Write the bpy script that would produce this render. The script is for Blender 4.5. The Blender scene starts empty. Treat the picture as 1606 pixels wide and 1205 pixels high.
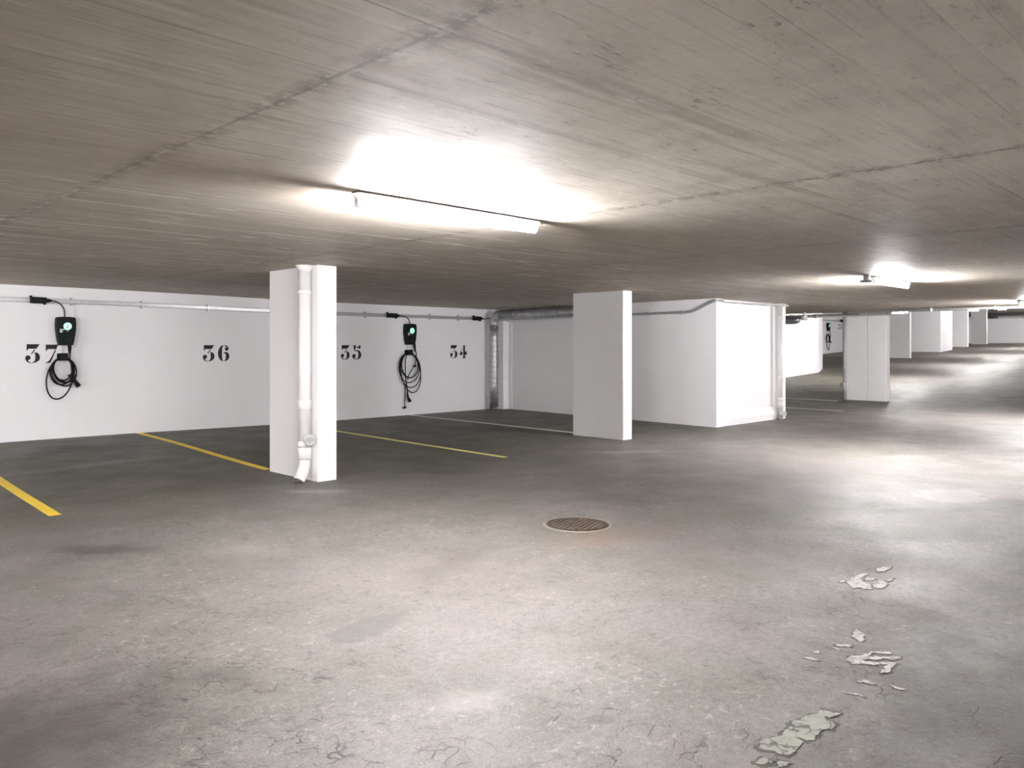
import bpy, bmesh, math, random
from mathutils import Vector, noise as mnoise
random.seed(7)
S = bpy.context.scene
COL = S.collection
EXPO = 4.75
FLOOR_K = 0.52
# ------------------------------------------------------------------ view set-up
S.view_settings.view_transform = 'Standard'
S.view_settings.look = 'None'
S.view_settings.gamma = 1.0
S.view_settings.use_curve_mapping = False
S.view_settings.exposure = EXPO
S.cycles.diffuse_bounces = 7
S.cycles.max_bounces = 10
F, CX, HOR, HC = 1250.0, 803.0, 545.0, 1.488
R2 = math.sqrt(2.0)
cam = bpy.data.cameras.new('camera'); cam_o = bpy.data.objects.new('camera', cam); COL.objects.link(cam_o)
cam.sensor_width = 36.0; cam.lens = 36.0 * F / 1606.0
cam.shift_y = -(602.5 - HOR) / 1606.0
cam.clip_start = 0.05; cam.clip_end = 300
cam_o.location = (0, 0, HC); cam_o.rotation_euler = (math.radians(90), 0, math.radians(-45))
S.camera = cam_o

def smooth(t):
    t = max(0.0, min(1.0, t)); return t * t * (3 - 2 * t)
def ramp(u):                      # the drive climbs beyond the kink
    w = 0.5; t = (u - 20.4) / w
    z = 0.042 * w * (math.log1p(math.exp(t)) if t < 30 else t)
    return z if z < 1.6 else 1.6 + 0.25 * (1 - math.exp(-(z - 1.6) / 0.25))
def bump(u, v): return 0.045 * smooth((9 - u) / 5.0) * smooth((v - 9) / 4.0)
def zf(u, v): return ramp(u) + bump(u, v)
def zc(u, v): return 2.40 + ramp(u) + bump(u, v)
def floor_at(x, y):               # a point of the flat floor from its bearing
    Z = F * HC / (y - HOR); X = (x - CX) / F * Z
    return ((Z + X) / R2, (Z - X) / R2)

# ------------------------------------------------------------------ node helpers
class NT:
    def __init__(self, name):
        self.m = bpy.data.materials.new(name); self.m.use_nodes = True
        self.t = self.m.node_tree; self.t.nodes.clear()
        self.out = self.t.nodes.new('ShaderNodeOutputMaterial')
        self.b = self.t.nodes.new('ShaderNodeBsdfPrincipled')
        self.t.links.new(self.b.outputs[0], self.out.inputs[0])
    def set(self, sock, v):
        if hasattr(v, 'is_output'): self.t.links.new(v, sock)
        elif v is not None: sock.default_value = v
    def n(self, typ, **kw):
        nd = self.t.nodes.new(typ)
        for k, v in kw.items(): setattr(nd, k, v)
        return nd
    def math(self, op, a, b=None, c=None, clamp=False):
        nd = self.n('ShaderNodeMath', operation=op, use_clamp=clamp)
        for i, v in enumerate((a, b, c)):
            if v is not None: self.set(nd.inputs[i], v)
        return nd.outputs[0]
    def pos(self): return self.n('ShaderNodeNewGeometry').outputs['Position']
    def xyz(self, v):
        nd = self.n('ShaderNodeSeparateXYZ'); self.set(nd.inputs[0], v); return nd.outputs
    def comb(self, x, y, z):
        nd = self.n('ShaderNodeCombineXYZ')
        for i, v in enumerate((x, y, z)): self.set(nd.inputs[i], v)
        return nd.outputs[0]
    def noise(self, vec, scale, detail=3, rough=0.5, dist=0.0):
        nd = self.n('ShaderNodeTexNoise'); self.set(nd.inputs['Vector'], vec)
        nd.inputs['Scale'].default_value = scale; nd.inputs['Detail'].default_value = detail
        nd.inputs['Roughness'].default_value = rough; nd.inputs['Distortion'].default_value = dist
        return nd.outputs[0]
    def vor(self, vec, scale, feature='F1', out='Distance'):
        nd = self.n('ShaderNodeTexVoronoi', feature=feature); self.set(nd.inputs['Vector'], vec)
        nd.inputs['Scale'].default_value = scale; return nd.outputs[out]
    def white(self, vec):
        nd = self.n('ShaderNodeTexWhiteNoise', noise_dimensions='3D'); self.set(nd.inputs['Vector'], vec); return nd.outputs[0]
    def mapr(self, v, a, b, c=0.0, d=1.0, smoothstep=False):
        nd = self.n('ShaderNodeMapRange', clamp=True)
        if smoothstep: nd.interpolation_type = 'SMOOTHSTEP'
        for i, x in enumerate((v, a, b, c, d)): self.set(nd.inputs[i], x)
        return nd.outputs[0]
    def mix(self, f, a, b, mode='MIX'):
        nd = self.n('ShaderNodeMix', data_type='RGBA', blend_type=mode)
        self.set(nd.inputs[0], f)
        for s, v in ((nd.inputs[6], a), (nd.inputs[7], b)):
            if isinstance(v, tuple) and len(v) == 3: v = (*v, 1.0)
            self.set(s, v)
        return nd.outputs[2]
    def scale(self, v, s):
        nd = self.n('ShaderNodeVectorMath', operation='MULTIPLY'); self.set(nd.inputs[0], v); nd.inputs[1].default_value = s
        return nd.outputs[0]
    def bumpn(self, h, strength=0.3, dist=0.01):
        nd = self.n('ShaderNodeBump'); nd.inputs['Strength'].default_value = strength; nd.inputs['Distance'].default_value = dist
        self.set(nd.inputs['Height'], h); self.t.links.new(nd.outputs[0], self.b.inputs['Normal'])
    def base(self, c):
        if isinstance(c, tuple) and len(c) == 3: c = (*c, 1.0)
        self.set(self.b.inputs['Base Color'], c)
    def rough(self, r): self.set(self.b.inputs['Roughness'], r)

M = {}
def simple(name, col, rough=0.5, metal=0.0, var=0.06, scale=9.0, bump_=0.0, spec=None):
    k = NT(name); p = k.pos(); nz = k.noise(p, scale, 4, 0.6)
    f = k.mapr(nz, 0.3, 0.7)
    k.base(k.mix(f, tuple(c * (1 - var) for c in col), tuple(min(1, c * (1 + var)) for c in col)))
    k.rough(rough); k.b.inputs['Metallic'].default_value = metal
    if spec is not None: k.b.inputs['Specular IOR Level'].default_value = spec
    if bump_: k.bumpn(nz, bump_, 0.004)
    M[name] = k.m; return k.m
def emit(name, col, strength):
    k = NT(name); k.base((0.8, 0.8, 0.8)); k.rough(0.4)
    k.b.inputs['Emission Color'].default_value = (*col, 1); k.b.inputs['Emission Strength'].default_value = strength
    M[name] = k.m; return k.m

# --- painted walls
def wall_mat(name, col, streak=0.04):
    k = NT(name); p = k.pos(); x = k.xyz(p)
    big = k.mapr(k.noise(p, 0.55, 3, 0.55), 0.3, 0.7)
    c = k.mix(big, tuple(v * (1 - streak) for v in col), col)
    vs = k.noise(k.scale(p, (7, 7, 0.7)), 1.0, 3, 0.6)
    c = k.mix(k.mapr(vs, 0.5, 0.8, 0.0, 0.10), c, tuple(v * 0.86 for v in col))
    sc = k.mapr(k.noise(p, 14, 5, 0.65), 0.72, 0.78, 0, 0.22)
    c = k.mix(sc, c, tuple(v * 0.74 for v in col))
    k.base(c); k.rough(0.55)
    crs = k.math('ABSOLUTE', k.math('SUBTRACT', k.math('FRACT', k.math('MULTIPLY', x[2], 4.0)), 0.5))
    h = k.math('ADD', k.math('MULTIPLY', k.noise(p, 70, 4, 0.6), 0.5), k.mapr(crs, 0.0, 0.03, 0.0, 0.35))
    k.bumpn(h, 0.22, 0.004)
    M[name] = k.m
wall_mat('wall_paint', (0.88, 0.87, 0.88))
wall_mat('pillar_paint', (0.80, 0.79, 0.79))

# --- board-marked concrete ceiling
def ceiling_mat():
    k = NT('ceiling_concrete'); p = k.pos(); x = k.xyz(p); u, v = x[0], x[1]
    wob = k.math('MULTIPLY', k.math('SUBTRACT', k.noise(p, 1.1, 2, 0.5), 0.5), 0.03)
    v2 = k.math('ADD', v, wob)
    pl = k.math('DIVIDE', k.math('SUBTRACT', v2, 0.72), 0.1035)       # planks
    pan = k.math('DIVIDE', k.math('SUBTRACT', v2, 0.72), 0.5175)      # panels of five planks
    row = k.math('DIVIDE', k.math('SUBTRACT', k.math('ADD', u, wob), 1.48), 2.72)
    pid = k.white(k.comb(k.math('FLOOR', pl), k.math('FLOOR', row), 0.0))
    panid = k.white(k.comb(k.math('FLOOR', pan), k.math('FLOOR', row), 5.0))
    def line(c, w):
        d = k.math('SUBTRACT', 0.5, k.math('ABSOLUTE', k.math('SUBTRACT', k.math('FRACT', c), 0.5)))
        return k.mapr(d, 0.0, w, 1.0, 0.0)
    n_big = k.noise(p, 0.7, 4, 0.6); n_med = k.noise(p, 3.2, 5, 0.65); n_f = k.noise(p, 38, 4, 0.7)
    grain = k.noise(k.scale(p, (2.2, 46.0, 1.0)), 1.0, 4, 0.7)
    streak = k.noise(k.scale(p, (3.0, 26.0, 1.0)), 1.0, 5, 0.75, 0.2)
    c = k.mix(k.mapr(n_big, 0.3, 0.7), (0.40, 0.35, 0.285), (0.48, 0.425, 0.352))
    lit_pour = k.mapr(k.math('ADD', v, k.math('MULTIPLY', k.math('SUBTRACT', n_med, 0.5), 1.6)), 1.6, 4.2, 1.0, 0.0)
    lit_pour = k.math('MULTIPLY', lit_pour, k.math('MULTIPLY', k.mapr(u, 0.55, 1.5, 0.0, 1.0), k.mapr(u, 4.4, 6.9, 1.0, 0.0)))
    c = k.mix(lit_pour, c, (0.81, 0.75, 0.65))  # lighter pour with the brightness of the lit ceiling painted in
    c = k.mix(k.math('MULTIPLY', pid, 0.13), c, (0.30, 0.26, 0.215))
    c = k.mix(k.math('MULTIPLY', panid, 0.16), c, (0.54, 0.50, 0.45))
    c = k.mix(k.mapr(n_med, 0.45, 0.75, 0.0, 0.28), c, (0.33, 0.285, 0.235))
    c = k.mix(k.mapr(grain, 0.5, 0.8, 0.0, 0.22), c, (0.56, 0.52, 0.47))
    # rough streaks, patchy
    patch = k.mapr(k.noise(p, 0.45, 3, 0.5), 0.45, 0.62)
    c = k.mix(k.math('MULTIPLY', k.mapr(streak, 0.60, 0.68, 0.0, 0.55), patch), c, (0.25, 0.21, 0.175))
    c = k.mix(k.math('MULTIPLY', k.mapr(k.noise(k.scale(p, (4.5, 34.0, 1.0)), 1.0, 3, 0.7), 0.66, 0.71, 0.0, 0.75), k.math('SUBTRACT', 1.0, patch)), c, (0.72, 0.70, 0.66))
    # plank and panel lines
    brk = k.mapr(k.noise(k.scale(p, (1.3, 9.0, 1.0)), 1.0, 3, 0.6), 0.42, 0.62)
    lp = line(pl, 0.035); lpw = line(pl, 0.13); lpan = line(pan, 0.011)
    lr = k.math('MULTIPLY', line(row, 0.0055), k.mapr(n_med, 0.3, 0.55, 0.35, 1.0))
    calm = k.mapr(v, 1.1, 2.3, 0.35, 1.0)
    band = k.noise(k.scale(p, (0.42, 7.5, 1.0)), 1.0, 4, 0.6, 0.3)
    c = k.mix(k.math('MULTIPLY', calm, k.mapr(band, 0.57, 0.66, 0.0, 0.50)), c, (0.33, 0.275, 0.225))
    band2 = k.noise(k.scale(p, (0.9, 21.0, 1.0)), 1.7, 4, 0.7)
    c = k.mix(k.math('MULTIPLY', calm, k.mapr(band2, 0.55, 0.64, 0.0, 0.36)), c, (0.30, 0.25, 0.205))
    c = k.mix(k.mapr(band2, 0.34, 0.43, 0.36, 0.0), c, (0.80, 0.77, 0.73))
    bw = k.math('MULTIPLY', line(pan, 0.10), k.math('MULTIPLY', k.mapr(u, 1.45, 1.55), k.mapr(u, 1.6, 4.3, 1.0, 0.15)))
    bw = k.math('MULTIPLY', bw, k.math('MULTIPLY', k.mapr(k.noise(k.scale(p, (2.5, 16.0, 1.0)), 1.0, 4, 0.7), 0.36, 0.52), k.math('MULTIPLY', k.mapr(v, 1.4, 1.6), k.mapr(v, 2.5, 2.7, 1.0, 0.0))))
    c = k.mix(k.math('MULTIPLY', bw, 0.85), c, (0.30, 0.24, 0.19))
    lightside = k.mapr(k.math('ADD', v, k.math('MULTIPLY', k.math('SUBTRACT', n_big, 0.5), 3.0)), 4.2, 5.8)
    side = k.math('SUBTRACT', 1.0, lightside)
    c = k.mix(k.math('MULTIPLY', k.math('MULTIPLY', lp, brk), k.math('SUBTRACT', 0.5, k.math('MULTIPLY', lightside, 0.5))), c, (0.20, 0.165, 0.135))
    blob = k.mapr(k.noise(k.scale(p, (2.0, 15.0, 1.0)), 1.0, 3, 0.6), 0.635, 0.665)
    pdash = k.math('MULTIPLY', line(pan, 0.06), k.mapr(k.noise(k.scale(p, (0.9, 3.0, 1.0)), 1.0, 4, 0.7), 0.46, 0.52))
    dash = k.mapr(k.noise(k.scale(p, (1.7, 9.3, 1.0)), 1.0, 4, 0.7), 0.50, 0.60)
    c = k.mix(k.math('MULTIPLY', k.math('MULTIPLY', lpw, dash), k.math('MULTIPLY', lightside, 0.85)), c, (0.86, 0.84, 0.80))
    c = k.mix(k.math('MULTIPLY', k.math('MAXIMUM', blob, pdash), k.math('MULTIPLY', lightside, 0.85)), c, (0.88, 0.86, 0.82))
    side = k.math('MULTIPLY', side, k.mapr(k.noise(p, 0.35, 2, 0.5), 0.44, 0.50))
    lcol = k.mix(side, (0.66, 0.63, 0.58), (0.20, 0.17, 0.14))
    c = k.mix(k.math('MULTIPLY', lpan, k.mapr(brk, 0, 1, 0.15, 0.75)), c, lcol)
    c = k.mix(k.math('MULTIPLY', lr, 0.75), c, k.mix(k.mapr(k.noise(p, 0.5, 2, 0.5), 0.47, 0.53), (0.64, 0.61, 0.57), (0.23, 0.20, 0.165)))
    fl = k.noise(k.scale(p, (9.0, 26.0, 1.0)), 1.0, 5, 0.8, 0.5)
    zone = k.math('MULTIPLY', k.mapr(u, 1.5, 1.7), k.mapr(v, 4.6, 3.4))
    c = k.mix(k.math('MULTIPLY', k.mapr(fl, 0.595, 0.65, 0.0, 0.7), k.math('MULTIPLY', zone, k.mapr(n_med, 0.42, 0.55))), c, (0.22, 0.19, 0.165))
    c = k.mix(k.math('MULTIPLY', k.mapr(fl, 0.34, 0.40, 0.6, 0.0), zone), c, (0.86, 0.83, 0.80))
    # ragged honeycombed edge along the cross joints
    lw = k.math('MULTIPLY', line(row, 0.034), k.mapr(k.noise(p, 11, 5, 0.75), 0.47, 0.55))
    c = k.mix(k.math('MULTIPLY', lw, 0.85), c, (0.25, 0.215, 0.18))
    c = k.mix(k.mapr(n_f, 0.35, 0.7, 0.0, 0.12), c, (0.26, 0.22, 0.18))
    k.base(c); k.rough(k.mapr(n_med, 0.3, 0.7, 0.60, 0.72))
    h = k.math('ADD', k.math('MULTIPLY', grain, 0.35), k.math('MULTIPLY', pid, 0.35))
    h = k.math('SUBTRACT', h, k.math('MULTIPLY', k.math('ADD', lp, lw), 0.10))
    h = k.math('ADD', h, k.math('MULTIPLY', n_f, 0.25))
    k.bumpn(h, 0.22, 0.005)
    M['ceiling_concrete'] = k.m
ceiling_mat()

# --- mastic asphalt floor with its painted corner falloff and stains
def floor_mat():
    k = NT('floor_asphalt'); p = k.pos(); x = k.xyz(p)
    nb = k.noise(p, 0.33, 4, 0.6); nm = k.noise(p, 1.5, 5, 0.65); nf = k.noise(p, 26, 4, 0.7); ns = k.noise(p, 95, 3, 0.75)
    c = k.mix(k.mapr(nb, 0.3, 0.7), (0.235, 0.222, 0.205), (0.315, 0.297, 0.280))
    c = k.mix(k.mapr(nm, 0.42, 0.66, 0.0, 0.55), c, (0.185, 0.172, 0.150))
    c = k.mix(k.mapr(k.noise(k.scale(p, (0.9, 1.6, 1)), 1.0, 5, 0.7), 0.54, 0.72, 0.0, 0.38), c, (0.39, 0.375, 0.36))
    c = k.mix(k.mapr(nf, 0.42, 0.62, 0.0, 0.58), c, (0.15, 0.137, 0.122))
    pit = k.math('MULTIPLY', k.mapr(k.noise(p, 15, 5, 0.78, 0.8), 0.545, 0.62), k.mapr(k.noise(p, 1.1, 3, 0.6), 0.42, 0.56))
    c = k.mix(k.math('MULTIPLY', pit, 0.8), c, (0.10, 0.09, 0.082))
    chips = k.math('MULTIPLY', k.mapr(k.noise(p, 19, 4, 0.7, 0.4), 0.58, 0.64), k.mapr(k.noise(p, 0.8, 3, 0.6), 0.45, 0.57))
    c = k.mix(k.math('MULTIPLY', chips, 0.6), c, (0.50, 0.485, 0.47))
    c = k.mix(k.mapr(ns, 0.54, 0.70, 0.0, 0.55), c, (0.50, 0.48, 0.46))
    c = k.mix(k.mapr(ns, 0.30, 0.46, 0.75, 0.0), c, (0.09, 0.082, 0.074))
    bay = k.math('ADD', x[1], k.math('MULTIPLY', k.math('SUBTRACT', k.noise(p, 0.55, 4, 0.6), 0.5), 3.0))
    far = k.mapr(x[0], 27.0, 33.0, 0.0, 6.6)
    bay = k.mapr(k.math('SUBTRACT', bay, far), 6.4, 8.6, 0.0, 1.0, True)
    c = k.mix(bay, c, k.mix(1.0, c, (0.74, 0.745, 0.62), 'MULTIPLY'))
    # hairline cracks, only in worn areas
    warp = k.n('ShaderNodeVectorMath', operation='ADD'); k.set(warp.inputs[0], p)
    k.set(warp.inputs[1], k.comb(k.math('MULTIPLY', k.noise(p, 9, 3), 0.16), k.math('MULTIPLY', k.noise(p, 8.3, 3), 0.16), 0.0))
    cr = k.mapr(k.vor(warp.outputs[0], 11.0, 'DISTANCE_TO_EDGE'), 0.0, 0.045, 1.0, 0.0)
    worn = k.mapr(k.noise(p, 0.9, 4, 0.6), 0.44, 0.58)
    near = k.mapr(k.math('ADD', x[0], k.math('MULTIPLY', x[1], 0.9)), 5.0, 9.5, 1.0, 0.2)
    cr = k.math('MULTIPLY', k.math('MULTIPLY', cr, worn), k.math('MULTIPLY', near, k.mapr(k.noise(p, 6, 3, 0.6), 0.45, 0.6)))
    c = k.mix(k.math('MULTIPLY', cr, 0.9), c, (0.05, 0.045, 0.04))
    # white specks of grit
    sp = k.mapr(k.vor(p, 17.0), 0.045, 0.055, 1.0, 0.0)
    sp = k.math('MULTIPLY', sp, k.mapr(k.noise(p, 2.0, 2), 0.56, 0.60))
    c = k.mix(k.math('MULTIPLY', sp, 0.8), c, (0.66, 0.65, 0.63))
    # separate stains and painted corner falloff: picture bearing, size along and across the drive (m), turn, colour, amount, edge
    stains_and_falloff = [((575, 985), .30, .13, 10, (.15, .145, .14), .75, .25), ((150, 862), .55, .16, -48, (.07, .068, .06), .7, .5),
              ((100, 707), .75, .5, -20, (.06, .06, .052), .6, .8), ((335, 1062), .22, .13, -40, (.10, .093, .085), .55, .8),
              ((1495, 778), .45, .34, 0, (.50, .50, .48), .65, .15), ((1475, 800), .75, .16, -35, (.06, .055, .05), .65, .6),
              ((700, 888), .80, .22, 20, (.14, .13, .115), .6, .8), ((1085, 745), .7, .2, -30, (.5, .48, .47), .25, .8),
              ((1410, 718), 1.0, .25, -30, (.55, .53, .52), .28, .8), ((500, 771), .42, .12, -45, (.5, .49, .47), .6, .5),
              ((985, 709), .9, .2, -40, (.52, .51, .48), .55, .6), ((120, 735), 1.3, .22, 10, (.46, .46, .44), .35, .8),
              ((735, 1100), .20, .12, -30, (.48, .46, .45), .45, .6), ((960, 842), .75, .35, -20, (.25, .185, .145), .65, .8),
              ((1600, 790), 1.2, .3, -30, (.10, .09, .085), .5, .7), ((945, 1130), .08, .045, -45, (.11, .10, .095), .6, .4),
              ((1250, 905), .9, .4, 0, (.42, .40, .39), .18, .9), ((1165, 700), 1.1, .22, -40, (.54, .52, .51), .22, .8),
              ((-40, 1195), 1.15, 0.75, 10, (.062, .052, .043), .85, .8), ((1570, 1130), 1.9, .9, 25, (.075, .068, .067), .72, .8),  # corner patches: grime plus light falloff painted into the floor
              ((380, 862), .5, .25, -45, (.34, .33, .27), .35, .9)]
    n5 = k.math('MULTIPLY', k.math('SUBTRACT', k.noise(p, 5.0, 4, 0.65), 0.5), 1.5); n9 = k.math('MULTIPLY', k.math('SUBTRACT', k.noise(p, 9.0, 4, 0.65), 0.5), 1.5)
    for (px, py), a, b, ang, col, amt, edge in stains_and_falloff:
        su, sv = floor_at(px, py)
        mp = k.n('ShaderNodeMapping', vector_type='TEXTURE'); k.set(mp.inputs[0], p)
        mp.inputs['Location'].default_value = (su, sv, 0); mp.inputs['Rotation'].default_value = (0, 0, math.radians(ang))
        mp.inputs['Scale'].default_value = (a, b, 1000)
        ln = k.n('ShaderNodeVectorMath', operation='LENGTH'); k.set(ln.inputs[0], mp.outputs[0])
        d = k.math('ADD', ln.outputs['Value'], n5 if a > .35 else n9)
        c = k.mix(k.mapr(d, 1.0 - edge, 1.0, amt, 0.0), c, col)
    c = k.mix(1.0, c, k.mix(k.mapr(k.noise(p, 0.75, 3, 0.55), 0.44, 0.56), (1.01, 0.985, 0.99), (0.985, 0.985, 0.945)), 'MULTIPLY')
    c = k.mix(1.0, c, (FLOOR_K, FLOOR_K * .985, FLOOR_K * .99), 'MULTIPLY')
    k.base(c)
    k.rough(k.mapr(nm, 0.3, 0.7, 0.50, 0.68))
    h = k.math('ADD', k.math('MULTIPLY', nf, 0.7), k.math('MULTIPLY', ns, 0.5))
    h = k.math('SUBTRACT', h, k.math('MULTIPLY', cr, 0.9))
    k.bumpn(h, 0.6, 0.008)
    M['floor_asphalt'] = k.m
floor_mat()

simple('pipe_white', (0.72, 0.71, 0.70), 0.35, var=0.03)
simple('pipe_grey', (0.42, 0.42, 0.42), 0.4, var=0.06)
simple('galvanised', (0.50, 0.51, 0.52), 0.38, 0.6, var=0.10, scale=30)
simple('foil', (0.46, 0.47, 0.48), 0.42, 0.75, var=0.22, scale=22, bump_=0.5)
simple('dark_wire', (0.10, 0.10, 0.10), 0.5, 0.5)
simple('rubber_black', (0.006, 0.006, 0.0065), 0.55, spec=0.2)
simple('cable_grey', (0.06, 0.063, 0.063), 0.5)
simple('plastic_black', (0.0055, 0.0085, 0.007), 0.45, var=0.4, scale=160, spec=0.15)
simple('plastic_white', (0.75, 0.75, 0.74), 0.4, var=0.02)
simple('plastic_dim', (0.016, 0.017, 0.017), 0.5, spec=0.25)
simple('metal_white', (0.82, 0.82, 0.82), 0.4, var=0.02)
simple('stencil_ink', (0.013, 0.0125, 0.013), 0.7, var=0.25, scale=40)
simple('shadow_gap_grey', (0.035, 0.035, 0.035), 0.7)  # dark grey standing in for the shadowed gap above lamp battens
simple('duct_dark', (0.05, 0.05, 0.05), 0.6)
def line_mat(name, col, worn):
    k = NT(name); p = k.pos()
    f = k.mapr(k.noise(p, 26, 5, 0.7), 0.56, 0.70, 0.0, worn)
    c = k.mix(k.mapr(k.noise(p, 3, 3), 0.3, 0.7), tuple(v * 0.86 for v in col), col)
    k.base(k.mix(f, c, (0.13, 0.125, 0.10))); k.rough(0.6); M[name] = k.m
line_mat('line_yellow', (0.93, 0.66, 0.04), 0.2)
line_mat('line_yellow_faded', (0.85, 0.80, 0.27), 0.3)
line_mat('line_white', (0.80, 0.78, 0.66), 0.35)
def worn_mat(name, col, cracks, worn):
    k = NT(name); p = k.pos()
    warp = k.n('ShaderNodeVectorMath', operation='ADD'); k.set(warp.inputs[0], p)
    k.set(warp.inputs[1], k.comb(k.math('MULTIPLY', k.noise(p, 22, 3), 0.09), k.math('MULTIPLY', k.noise(p, 19, 3), 0.09), 0.0))
    cr = k.math('MULTIPLY', k.mapr(k.vor(warp.outputs[0], 12.0, 'DISTANCE_TO_EDGE'), 0.01, 0.08, 1.0, 0.0), k.mapr(k.noise(p, 9, 3), 0.40, 0.50))
    c = k.mix(k.mapr(k.noise(p, 40, 4, 0.7), 0.35, 0.7), tuple(v * 0.84 for v in col), col)
    c = k.mix(k.mapr(k.noise(p, 21, 5, 0.7), 0.50, 0.62, 0.0, worn), c, (0.145, 0.135, 0.125))
    c = k.mix(k.math('MULTIPLY', cr, cracks), c, (0.03, 0.028, 0.024))
    k.base(c); k.rough(0.6); M[name] = k.m
worn_mat('old_marking', (0.225, 0.232, 0.195), 0.95, 0.35)
worn_mat('old_marking_pale', (0.33, 0.318, 0.30), 0.6, 0.85)
simple('crack_black', (0.06, 0.055, 0.048), 0.8, var=0.4, scale=60)
def rust_mat():
    k = NT('cast_iron_rust'); p = k.pos()
    c = k.mix(k.mapr(k.noise(p, 7, 5, 0.7), 0.35, 0.65), (0.022, 0.013, 0.009), (0.062, 0.042, 0.029))
    k.base(c); k.rough(0.6); k.b.inputs['Metallic'].default_value = 0.25; k.bumpn(k.noise(p, 90, 3, .7), 0.4, 0.003); M['cast_iron_rust'] = k.m
rust_mat()
simple('iron_worn', (0.19, 0.165, 0.145), 0.6, 0.1, var=0.2, scale=30)
simple('iron_stud', (0.085, 0.064, 0.05), 0.55, 0.2, var=0.4, scale=9)
emit('tube_glow', (1.0, 0.980, 1.0), 42.0)
emit('tube_glow_new', (1.0, 0.980, 1.0), 66.0)
emit('tube_glow_fill', (1.0, 0.980, 1.0), 95.0)  # for the added lamps out of view
emit('tube_glow_old', (1.0, 0.980, 1.0), 52.0)
emit('led_green', (0.08, 1.0, 0.50), 0.055)
emit('led_disc', (0.62, 0.95, 0.80), 0.028)

# ------------------------------------------------------------------ mesh helpers
ORG = {}
def tag(o, label=None, cat=None, group=None, kind=None):
    if label: o['label'] = label
    if cat: o['category'] = cat
    if group: o['group'] = group
    if kind: o['kind'] = kind
    return o
def thing(name, loc, label, cat, group=None):
    o = bpy.data.objects.new(name, None); COL.objects.link(o); o.location = loc
    o.empty_display_size = 0.1; ORG[o.name] = Vector(loc)
    return tag(o, label, cat, group)
def obj(name, bm, mat, parent=None, shade=False):
    """one mesh object; the bmesh is in world metres"""
    bmesh.ops.recalc_face_normals(bm, faces=bm.faces[:])
    org = ORG[parent.name] if parent else None
    me = bpy.data.meshes.new(name)
    if org is None:
        xs = [v.co for v in bm.verts]
        org = Vector(((min(c.x for c in xs) + max(c.x for c in xs)) / 2, (min(c.y for c in xs) + max(c.y for c in xs)) / 2, min(c.z for c in xs)))
        top = True
    else: top = False
    for v in bm.verts: v.co -= org
    bm.to_mesh(me); bm.free(); me.materials.append(M[mat])
    if shade:
        for f in me.polygons: f.use_smooth = True
    o = bpy.data.objects.new(name, me); COL.objects.link(o)
    if top: o.location = org
    else: o.parent = parent
    ORG[o.name] = org
    return o
def structure(name, bm, mat): return tag(obj(name, bm, mat), kind='structure')
def B(): return bmesh.new()
def box(bm, x0, x1, y0, y1, z0, z1, bev=0.0):
    vs = [bm.verts.new((x, y, z)) for z in (z0, z1) for y in (y0, y1) for x in (x0, x1)]
    fs = [bm.faces.new([vs[i] for i in q]) for q in ((0, 2, 3, 1), (4, 5, 7, 6), (0, 1, 5, 4), (2, 6, 7, 3), (0, 4, 6, 2), (1, 3, 7, 5))]
    if bev:
        es = list({e for f in fs for e in f.edges})
        bmesh.ops.bevel(bm, geom=es, offset=bev, segments=2, profile=0.5, affect='EDGES')
    return bm
def prism(bm, pts, z0, z1):
    """z0 / z1: numbers or functions of (x, y)"""
    g = lambda z, p: z(*p) if callable(z) else z
    a = [bm.verts.new((p[0], p[1], g(z0, p))) for p in pts]; b = [bm.verts.new((p[0], p[1], g(z1, p))) for p in pts]
    n = len(pts); bm.faces.new(a[::-1]); bm.faces.new(b)
    for i in range(n): bm.faces.new((a[i], a[(i + 1) % n], b[(i + 1) % n], b[i]))
    return bm
def tube(bm, pts, r, seg=12, cap=True, closed=False):
    """swept round tube; r a number or one radius per point"""
    P = [Vector(p) for p in pts]; n = len(P); rs = r if isinstance(r, (list, tuple)) else [r] * n
    rings = []; nrm = None
    for i in range(n):
        t = ((P[(i + 1) % n] - P[i - 1]) if closed else (P[min(i + 1, n - 1)] - P[max(i - 1, 0)])).normalized()
        if nrm is None:
            up = Vector((0, 0, 1)) if abs(t.z) < 0.9 else Vector((1, 0, 0)); nrm = t.cross(up).normalized()
        else: nrm = (nrm - t * nrm.dot(t)).normalized()
        bn = t.cross(nrm)
        rings.append([bm.verts.new(P[i] + (nrm * math.cos(2 * math.pi * k / seg) + bn * math.sin(2 * math.pi * k / seg)) * rs[i]) for k in range(seg)])
    for i in range(n if closed else n - 1):
        a, b = rings[i], rings[(i + 1) % n]
        for k in range(seg): bm.faces.new((a[k], a[(k + 1) % seg], b[(k + 1) % seg], b[k]))
    if cap and not closed: bm.faces.new(rings[0][::-1]); bm.faces.new(rings[-1])
    return bm
def spline(ctrl, n=10, closed=False):
    P = [Vector(c) for c in ctrl]; N = len(P); out = []
    for i in range(N if closed else N - 1):
        g = (lambda j: P[j % N]) if closed else (lambda j: P[max(0, min(N - 1, j))])
        p0, p1, p2, p3 = g(i - 1), g(i), g(i + 1), g(i + 2)
        for k in range(n):
            t = k / n
            out.append(0.5 * ((2 * p1) + (p2 - p0) * t + (2 * p0 - 5 * p1 + 4 * p2 - p3) * t * t + (3 * p1 - p0 - 3 * p2 + p3) * t ** 3))
    if not closed: out.append(P[-1])
    return out
def disc(bm, c, axis, r, h, seg=20, r2=None):
    c = Vector(c); a = Vector(axis).normalized()
    return tube(bm, [c, c + a * h], [r, r if r2 is None else r2], seg)

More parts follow.
